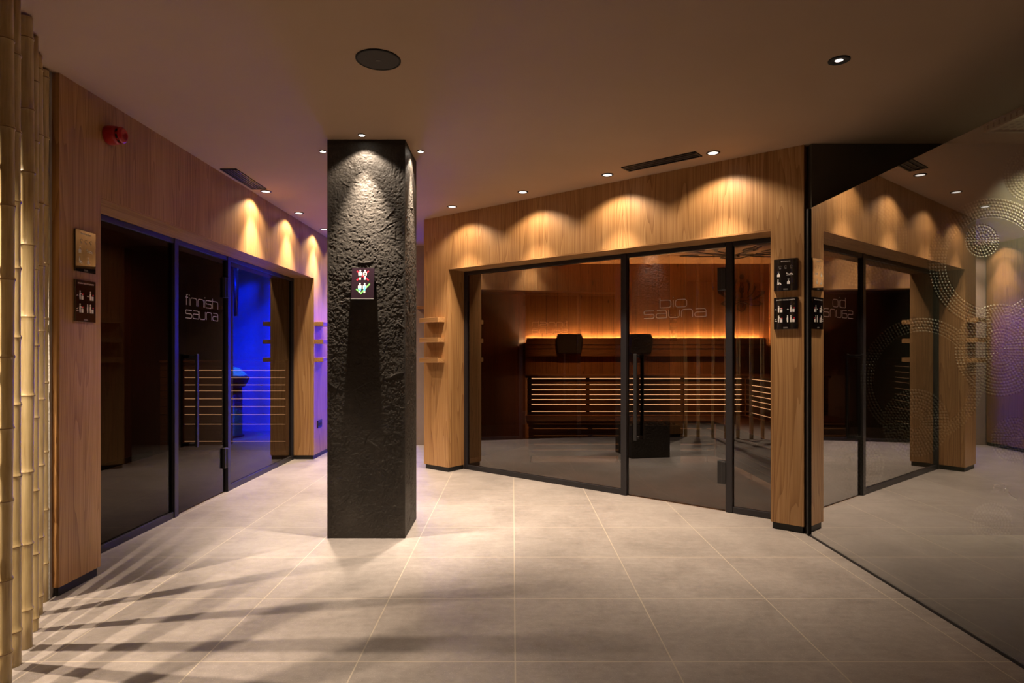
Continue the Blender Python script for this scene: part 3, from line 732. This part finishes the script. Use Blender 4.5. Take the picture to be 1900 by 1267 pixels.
b = obj('backlight', MB().box(0.19,2.66,7.165,7.17,0.47,0.878), M['led_panel'], t); b['label'] = 'warm light behind the boards'
b = obj('backlight', MB().box(0.19,2.13,6.615,6.62,0.09,0.412), M['led_panel_low'], t); b['label'] = 'dim orange light behind the step boards'
b = obj('floor_light', MB().box(0.19,2.13,6.64,6.66,0.30,0.31), M['led_floor'], t); b['label'] = 'warm light strip under the step'
for x in (0.20, 1.12, 1.42, 2.08):
    obj('foot', MB().lathe([(0.020,0.0),(0.020,0.006),(0.007,0.010),(0.007,0.075)], 16, Matrix.Translation((x,6.60,0))), M['chrome'], t)
# side bench towards the door
t = thing('sauna_bench', 'two tier slatted sauna bench coming forward along the right side wall', 'bench', (0,0,0))
obj('seat', MB().box(2.66,3.18,4.55,7.075,0.880,0.908), M['bench_y'], t, 0.002)
m_ = MB(); [m_.box(2.69,2.71,4.57,7.10,a,b_) for a, b_ in up_edges]; obj('front_boards', m_, M['bench_y'], t)
obj('step_seat', MB().box(2.13,2.685,4.55,6.525,0.420,0.448), M['bench_y'], t, 0.002)
m_ = MB(); [m_.box(2.16,2.18,4.57,6.55,a,b_) for a, b_ in lo_edges]; obj('step_boards', m_, M['bench_y'], t)
b = obj('backlight', MB().box(2.745,2.75,4.60,7.07,0.47,0.878), M['led_panel'], t); b['label'] = 'warm light behind the boards'
b = obj('backlight', MB().box(2.215,2.22,4.60,6.52,0.09,0.412), M['led_panel_low'], t); b['label'] = 'dim orange light behind the step boards'
b = obj('floor_light', MB().box(2.235,2.255,4.60,6.52,0.30,0.31), M['led_floor'], t); b['label'] = 'warm light strip under the step'
for y in (6.45, 5.7, 4.9): obj('foot', MB().lathe([(0.020,0.0),(0.020,0.006),(0.007,0.010),(0.007,0.075)], 16, Matrix.Translation((2.20,y,0))), M['chrome'], t)
# backrest with light line
t = thing('backrest', 'three board sauna backrest with a glowing light line along its top', 'backrest', (0,7.62,0))
obj('boards', MB().box(0.17,3.13,-0.02,0.005,1.272,1.352).box(0.17,3.13,-0.015,0.005,1.222,1.262).box(0.17,3.13,-0.02,0.005,1.128,1.212), M['bench'], t, 0.002)
obj('gap_light_shield', MB().box(0.17,3.13,0.006,0.014,1.135,1.335), M['black_matt'], t)  # unseen sheet added to stop strip light leaking between the boards
obj('strip_light_shield', MB().box(0.17,3.13,0.0145,0.078,1.292,1.300), M['black_matt'], t)  # unseen ledge added to keep strip light off the wall below
for x in (0.3,1.0,1.7,2.4,3.0): obj('batten', MB().box(x-0.02,x+0.02,0.015,0.075,1.13,1.291), M['black_matt'], t)
b = obj('light_strip', MB().box(0.20,3.11,0.040,0.066,1.312,1.318), M['led_warm'], t); b['label'] = 'warm light strip'
# headrests
def headrest(label, x):
    t = thing('headrest', label, 'headrest', (x,7.595,1.13), 0, 'dark headrests on the backrest')
    w_ = 0.165
    obj('cushion', MB().plate([(-w_*0.86,0.03),(w_*0.86,0.03),(w_*1.0,0.17),(w_*0.98,0.22),(w_*0.86,0.272),(-w_*0.86,0.272),(-w_*0.98,0.22),(-w_*1.0,0.17)], -0.058, -0.004), M['cushion'], t, 0.012)
    obj('strap', MB().box(-w_*0.7,w_*0.7,-0.05,0.03,0.262,0.272), M['cushion'], t)
headrest('dark headrest on the backrest seen through the wide bronze pane', 0.70)
headrest('dark headrest on the backrest behind the door handle', 1.555)
# heater
t = thing('sauna_heater', 'low dark box heater in front of the sauna step', 'heater', (1.43,6.50,0))
obj('body', MB().box(-0.31,0.31,-0.12,0.02,0.03,0.42), M['black_matt'], t, 0.006)
obj('base', MB().box(-0.28,0.28,-0.10,0.0,0,0.03), M['black'], t)
r = random.Random(3); sm_ = MB()
for i in range(26):
    cx_, cyy, cz_ = r.uniform(-0.27,0.27), r.uniform(-0.10,-0.01), 0.42+r.uniform(0,0.02); s = r.uniform(0.018,0.032)
    sm_.lathe([(s*0.3,-s*0.6),(s*0.9,-s*0.3),(s,0.05*s),(s*0.7,s*0.45),(s*0.2,s*0.6)], 8, Matrix.Translation((cx_,cyy,cz_)))
o = obj('stones', sm_, M['stone'], t); o['kind'] = 'stuff'
# lotus emblem
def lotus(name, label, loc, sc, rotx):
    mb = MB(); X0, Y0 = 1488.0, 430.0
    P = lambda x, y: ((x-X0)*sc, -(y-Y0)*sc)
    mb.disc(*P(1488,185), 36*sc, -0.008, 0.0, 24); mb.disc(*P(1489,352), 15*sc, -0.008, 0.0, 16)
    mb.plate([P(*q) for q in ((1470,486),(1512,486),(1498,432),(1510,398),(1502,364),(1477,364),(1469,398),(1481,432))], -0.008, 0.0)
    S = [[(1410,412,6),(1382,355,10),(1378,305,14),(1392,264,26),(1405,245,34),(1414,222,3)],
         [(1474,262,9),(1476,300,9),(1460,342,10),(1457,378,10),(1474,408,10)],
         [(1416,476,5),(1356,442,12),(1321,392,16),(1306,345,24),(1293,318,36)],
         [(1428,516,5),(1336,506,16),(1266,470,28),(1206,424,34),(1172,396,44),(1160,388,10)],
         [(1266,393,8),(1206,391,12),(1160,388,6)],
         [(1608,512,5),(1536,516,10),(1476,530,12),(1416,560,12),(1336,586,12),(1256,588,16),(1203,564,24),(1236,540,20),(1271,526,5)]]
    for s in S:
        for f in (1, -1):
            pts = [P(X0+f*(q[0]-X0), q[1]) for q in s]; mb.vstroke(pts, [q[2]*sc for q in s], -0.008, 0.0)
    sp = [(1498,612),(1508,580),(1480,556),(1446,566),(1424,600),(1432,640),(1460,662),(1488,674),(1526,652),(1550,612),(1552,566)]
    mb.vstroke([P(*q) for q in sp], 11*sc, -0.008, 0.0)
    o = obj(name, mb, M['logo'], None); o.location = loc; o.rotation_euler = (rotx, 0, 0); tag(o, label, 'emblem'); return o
lotus('lotus_emblem', 'dark lotus emblem with raised-arms figure on the sauna back wall', (2.86,7.70,1.18+(653-546)/1144*7.7), 0.000888, 0)
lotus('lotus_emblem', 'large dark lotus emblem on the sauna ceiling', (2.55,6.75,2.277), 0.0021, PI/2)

# ------------------------------------------------------------------ finnish sauna bench
t = thing('sauna_bench', 'slatted bench with thin light lines deep inside the finnish sauna', 'bench', (0,0,0))
E = [1.058,0.972,0.89,0.807,0.74,0.648,0.56,0.47,0.36,0.165,0.06]
fb = MB()
for a, b_ in zip(E[:-1], E[1:]): fb.box(-4.0,-2.58,7.0,7.02,b_+0.005,a-0.005)
obj('front_boards', fb, M['bench'], t)
obj('seat', MB().box(-4.0,-2.58,6.98,7.70,1.060,1.085), M['bench'], t, 0.002)
b = obj('backlight', MB().box(-3.75,-2.60,7.05,7.055,0.08,1.05), emit('sauna_backlight', (1.0,0.68,0.4), 0.9), t); b['label'] = 'warm light behind the boards'
obj('leg', MB().box(-2.65,-2.59,7.60,7.68,0,1.06), M['bench'], t); obj('leg', MB().box(-3.98,-3.92,7.60,7.68,0,1.06), M['bench'], t)

# ------------------------------------------------------------------ ice room
t = thing('ice_fountain', 'dark pedestal bowl heaped with ice in the blue room', 'ice fountain', (-0.90,8.60,0))
obj('pedestal', MB().lathe([(0.19,0.0),(0.19,0.02),(0.165,0.03),(0.165,0.68)], 36), M['bowl'], t)
obj('bowl', MB().lathe([(0.165,0.68),(0.20,0.695),(0.245,0.78),(0.262,0.83),(0.250,0.832),(0.235,0.79)], 40), M['bowl'], t)
vs_ = MB(); prof = [(0.238,0.846),(0.222,0.862),(0.19,0.888),(0.15,0.925),(0.10,0.955),(0.05,0.972),(0.02,0.978)]
vs_.lathe(prof, 40)
vs_.v = [(x+r.uniform(-.008,.008), y+r.uniform(-.008,.008), z+r.uniform(-.010,.010)) for x, y, z in vs_.v]
o = obj('crushed_ice', vs_, M['ice'], None); o.location = (-0.90,8.60,0); tag(o, 'heap of glowing cyan crushed ice in the bowl', 'ice', kind='stuff')
t = thing('ice_chute', 'shiny metal tube hanging from the ceiling above the ice bowl', 'ice chute', (-0.965,8.66,1.68))
obj('tube', MB().lathe([(0.030,0.0),(0.032,0.004),(0.032,0.77)], 28), M['chrome'], t)
obj('flange', MB().lathe([(0.05,0.758),(0.05,0.77)], 28), M['chrome'], t)
t = thing('blue_spot', 'small blue ceiling lamp in the ice room', 'ceiling spot', (-1.03,8.75,2.45))
obj('trim_ring', MB().lathe([(0.045,0.0),(0.045,-0.004),(0.036,-0.006),(0.036,0.0)][::-1], 24, cap=False), M['black'], t)
obj('lens', MB().lathe([(0.0365,-0.003),(0.0005,-0.0035)], 24, cap=False), M['led_blue'], t)

# ------------------------------------------------------------------ shower tap
t = thing('wall_tap', 'small chrome tap low on the shower wall behind the tinted glass', 'tap', (3.12,3.98,0.305))
Rx = Matrix.Rotation(PI/2, 4, 'X')
obj('rosette', MB().lathe([(0.026,0.0),(0.026,0.006),(0.020,0.010)], 24, Rx), M['chrome'], t)
obj('body', MB().lathe([(0.012,0.0),(0.012,0.06),(0.016,0.065),(0.016,0.085),(0.010,0.09)], 20, Rx), M['chrome'], t)
obj('spout', MB().tube([(0,-0.075,0),(0.012,-0.082,-0.012),(0.025,-0.09,-0.035),(0.045,-0.095,-0.045),(0.052,-0.095,-0.06)], 0.009), M['chrome'], t)
obj('handle', MB().tube([(0,-0.072,0.01),(0,-0.072,0.04)], 0.006).tube([(-0.030,-0.072,0.042),(0.030,-0.072,0.036)], 0.006), M['chrome'], t)
obj('elbow', MB().tube([(-0.02,-0.02,0.0),(-0.040,-0.03,0.008),(-0.046,-0.03,-0.02)], 0.008), M['chrome'], t)

# ------------------------------------------------------------------ bamboo screen
def bamboo(label, x, y, r0, seed, h=2.515):
    rr = random.Random(seed)
    t = thing('bamboo_pole', label, 'bamboo pole', (x,y,0), rr.uniform(0,6), 'bamboo poles of the screen')
    prof = []; nodes = []; z = 0.0; nz = rr.uniform(0.05,0.2)
    while nz < h-0.03: nodes.append(nz); nz += rr.uniform(0.25,0.33)
    zs = sorted(set([0.0, h]+[round(q, 4) for n_z in nodes for q in (n_z-0.05,n_z-0.02,n_z-0.008,n_z-0.003,n_z,n_z+0.004,n_z+0.010,n_z+0.03,n_z+0.07) if 0 < q < h]))
    def rad(z):
        r_ = r0*(1-0.06*z/h)
        for q in nodes:
            d = z-q; r_ += 0.0032*math.exp(-(d/0.005)**2)-0.0012*math.exp(-((d-0.014)/0.006)**2)+0.0012*math.exp(-(abs(d)/0.03))
        return r_
    ax, ay = rr.uniform(-.006,.006), rr.uniform(-.006,.006); ph = rr.uniform(0,6)
    mb = MB(); n = 24; vs = []; fs = []
    for zz in zs:
        ox = ax*math.sin(zz*2.1+ph)-ax*math.sin(ph); oy = ay*math.sin(zz*1.7+ph)-ay*math.sin(ph); R_ = rad(zz)
        vs += [(ox+R_*math.cos(2*PI*i/n), oy+R_*math.sin(2*PI*i/n), zz) for i in range(n)]
    for k in range(len(zs)-1):
        for i in range(n): j = (i+1)%n; fs.append((k*n+i,k*n+j,(k+1)*n+j,(k+1)*n+i))
    mb.add(vs, fs, True); mb.f.append(tuple(range(n-1,-1,-1))); mb.sm.append(False)
    q = (len(zs)-1)*n; mb.f.append(tuple(q+i for i in range(n))); mb.sm.append(False)
    o = obj('culm', mb, M['bamboo'], t); o.data.materials.append(M['bamboo_node'])
    for p in o.data.polygons:
        zc = p.center.z
        if any(-0.0031 < zc-q < 0.0009 for q in nodes): p.material_index = 1
bl = ['bamboo pole standing against the oak pier, last of the row', 'second bamboo pole from the oak pier', 'thin third bamboo pole from the oak pier, half hidden',
      'thick bamboo pole, fourth from the oak pier', 'fifth bamboo pole from the oak pier', 'dark bamboo pole at the picture edge, sixth from the oak pier']
bp = [(-2.222,2.915,0.0225),(-2.138,2.77,0.023),(-2.030,2.61,0.019),(-1.944,2.46,0.0235),(-1.878,2.32,0.024),(-1.795,2.17,0.026)]
for i, ((x, y, r_), lab) in enumerate(zip(bp, bl)): bamboo(lab, x, y, r_, 40+i)
for i, (x, y) in enumerate(((-1.765,2.02),(-1.70,1.86),(-1.63,1.70),(-1.57,1.54))):
    bamboo('bamboo pole of the screen just outside the left picture edge', x, y, 0.024, 60+i)
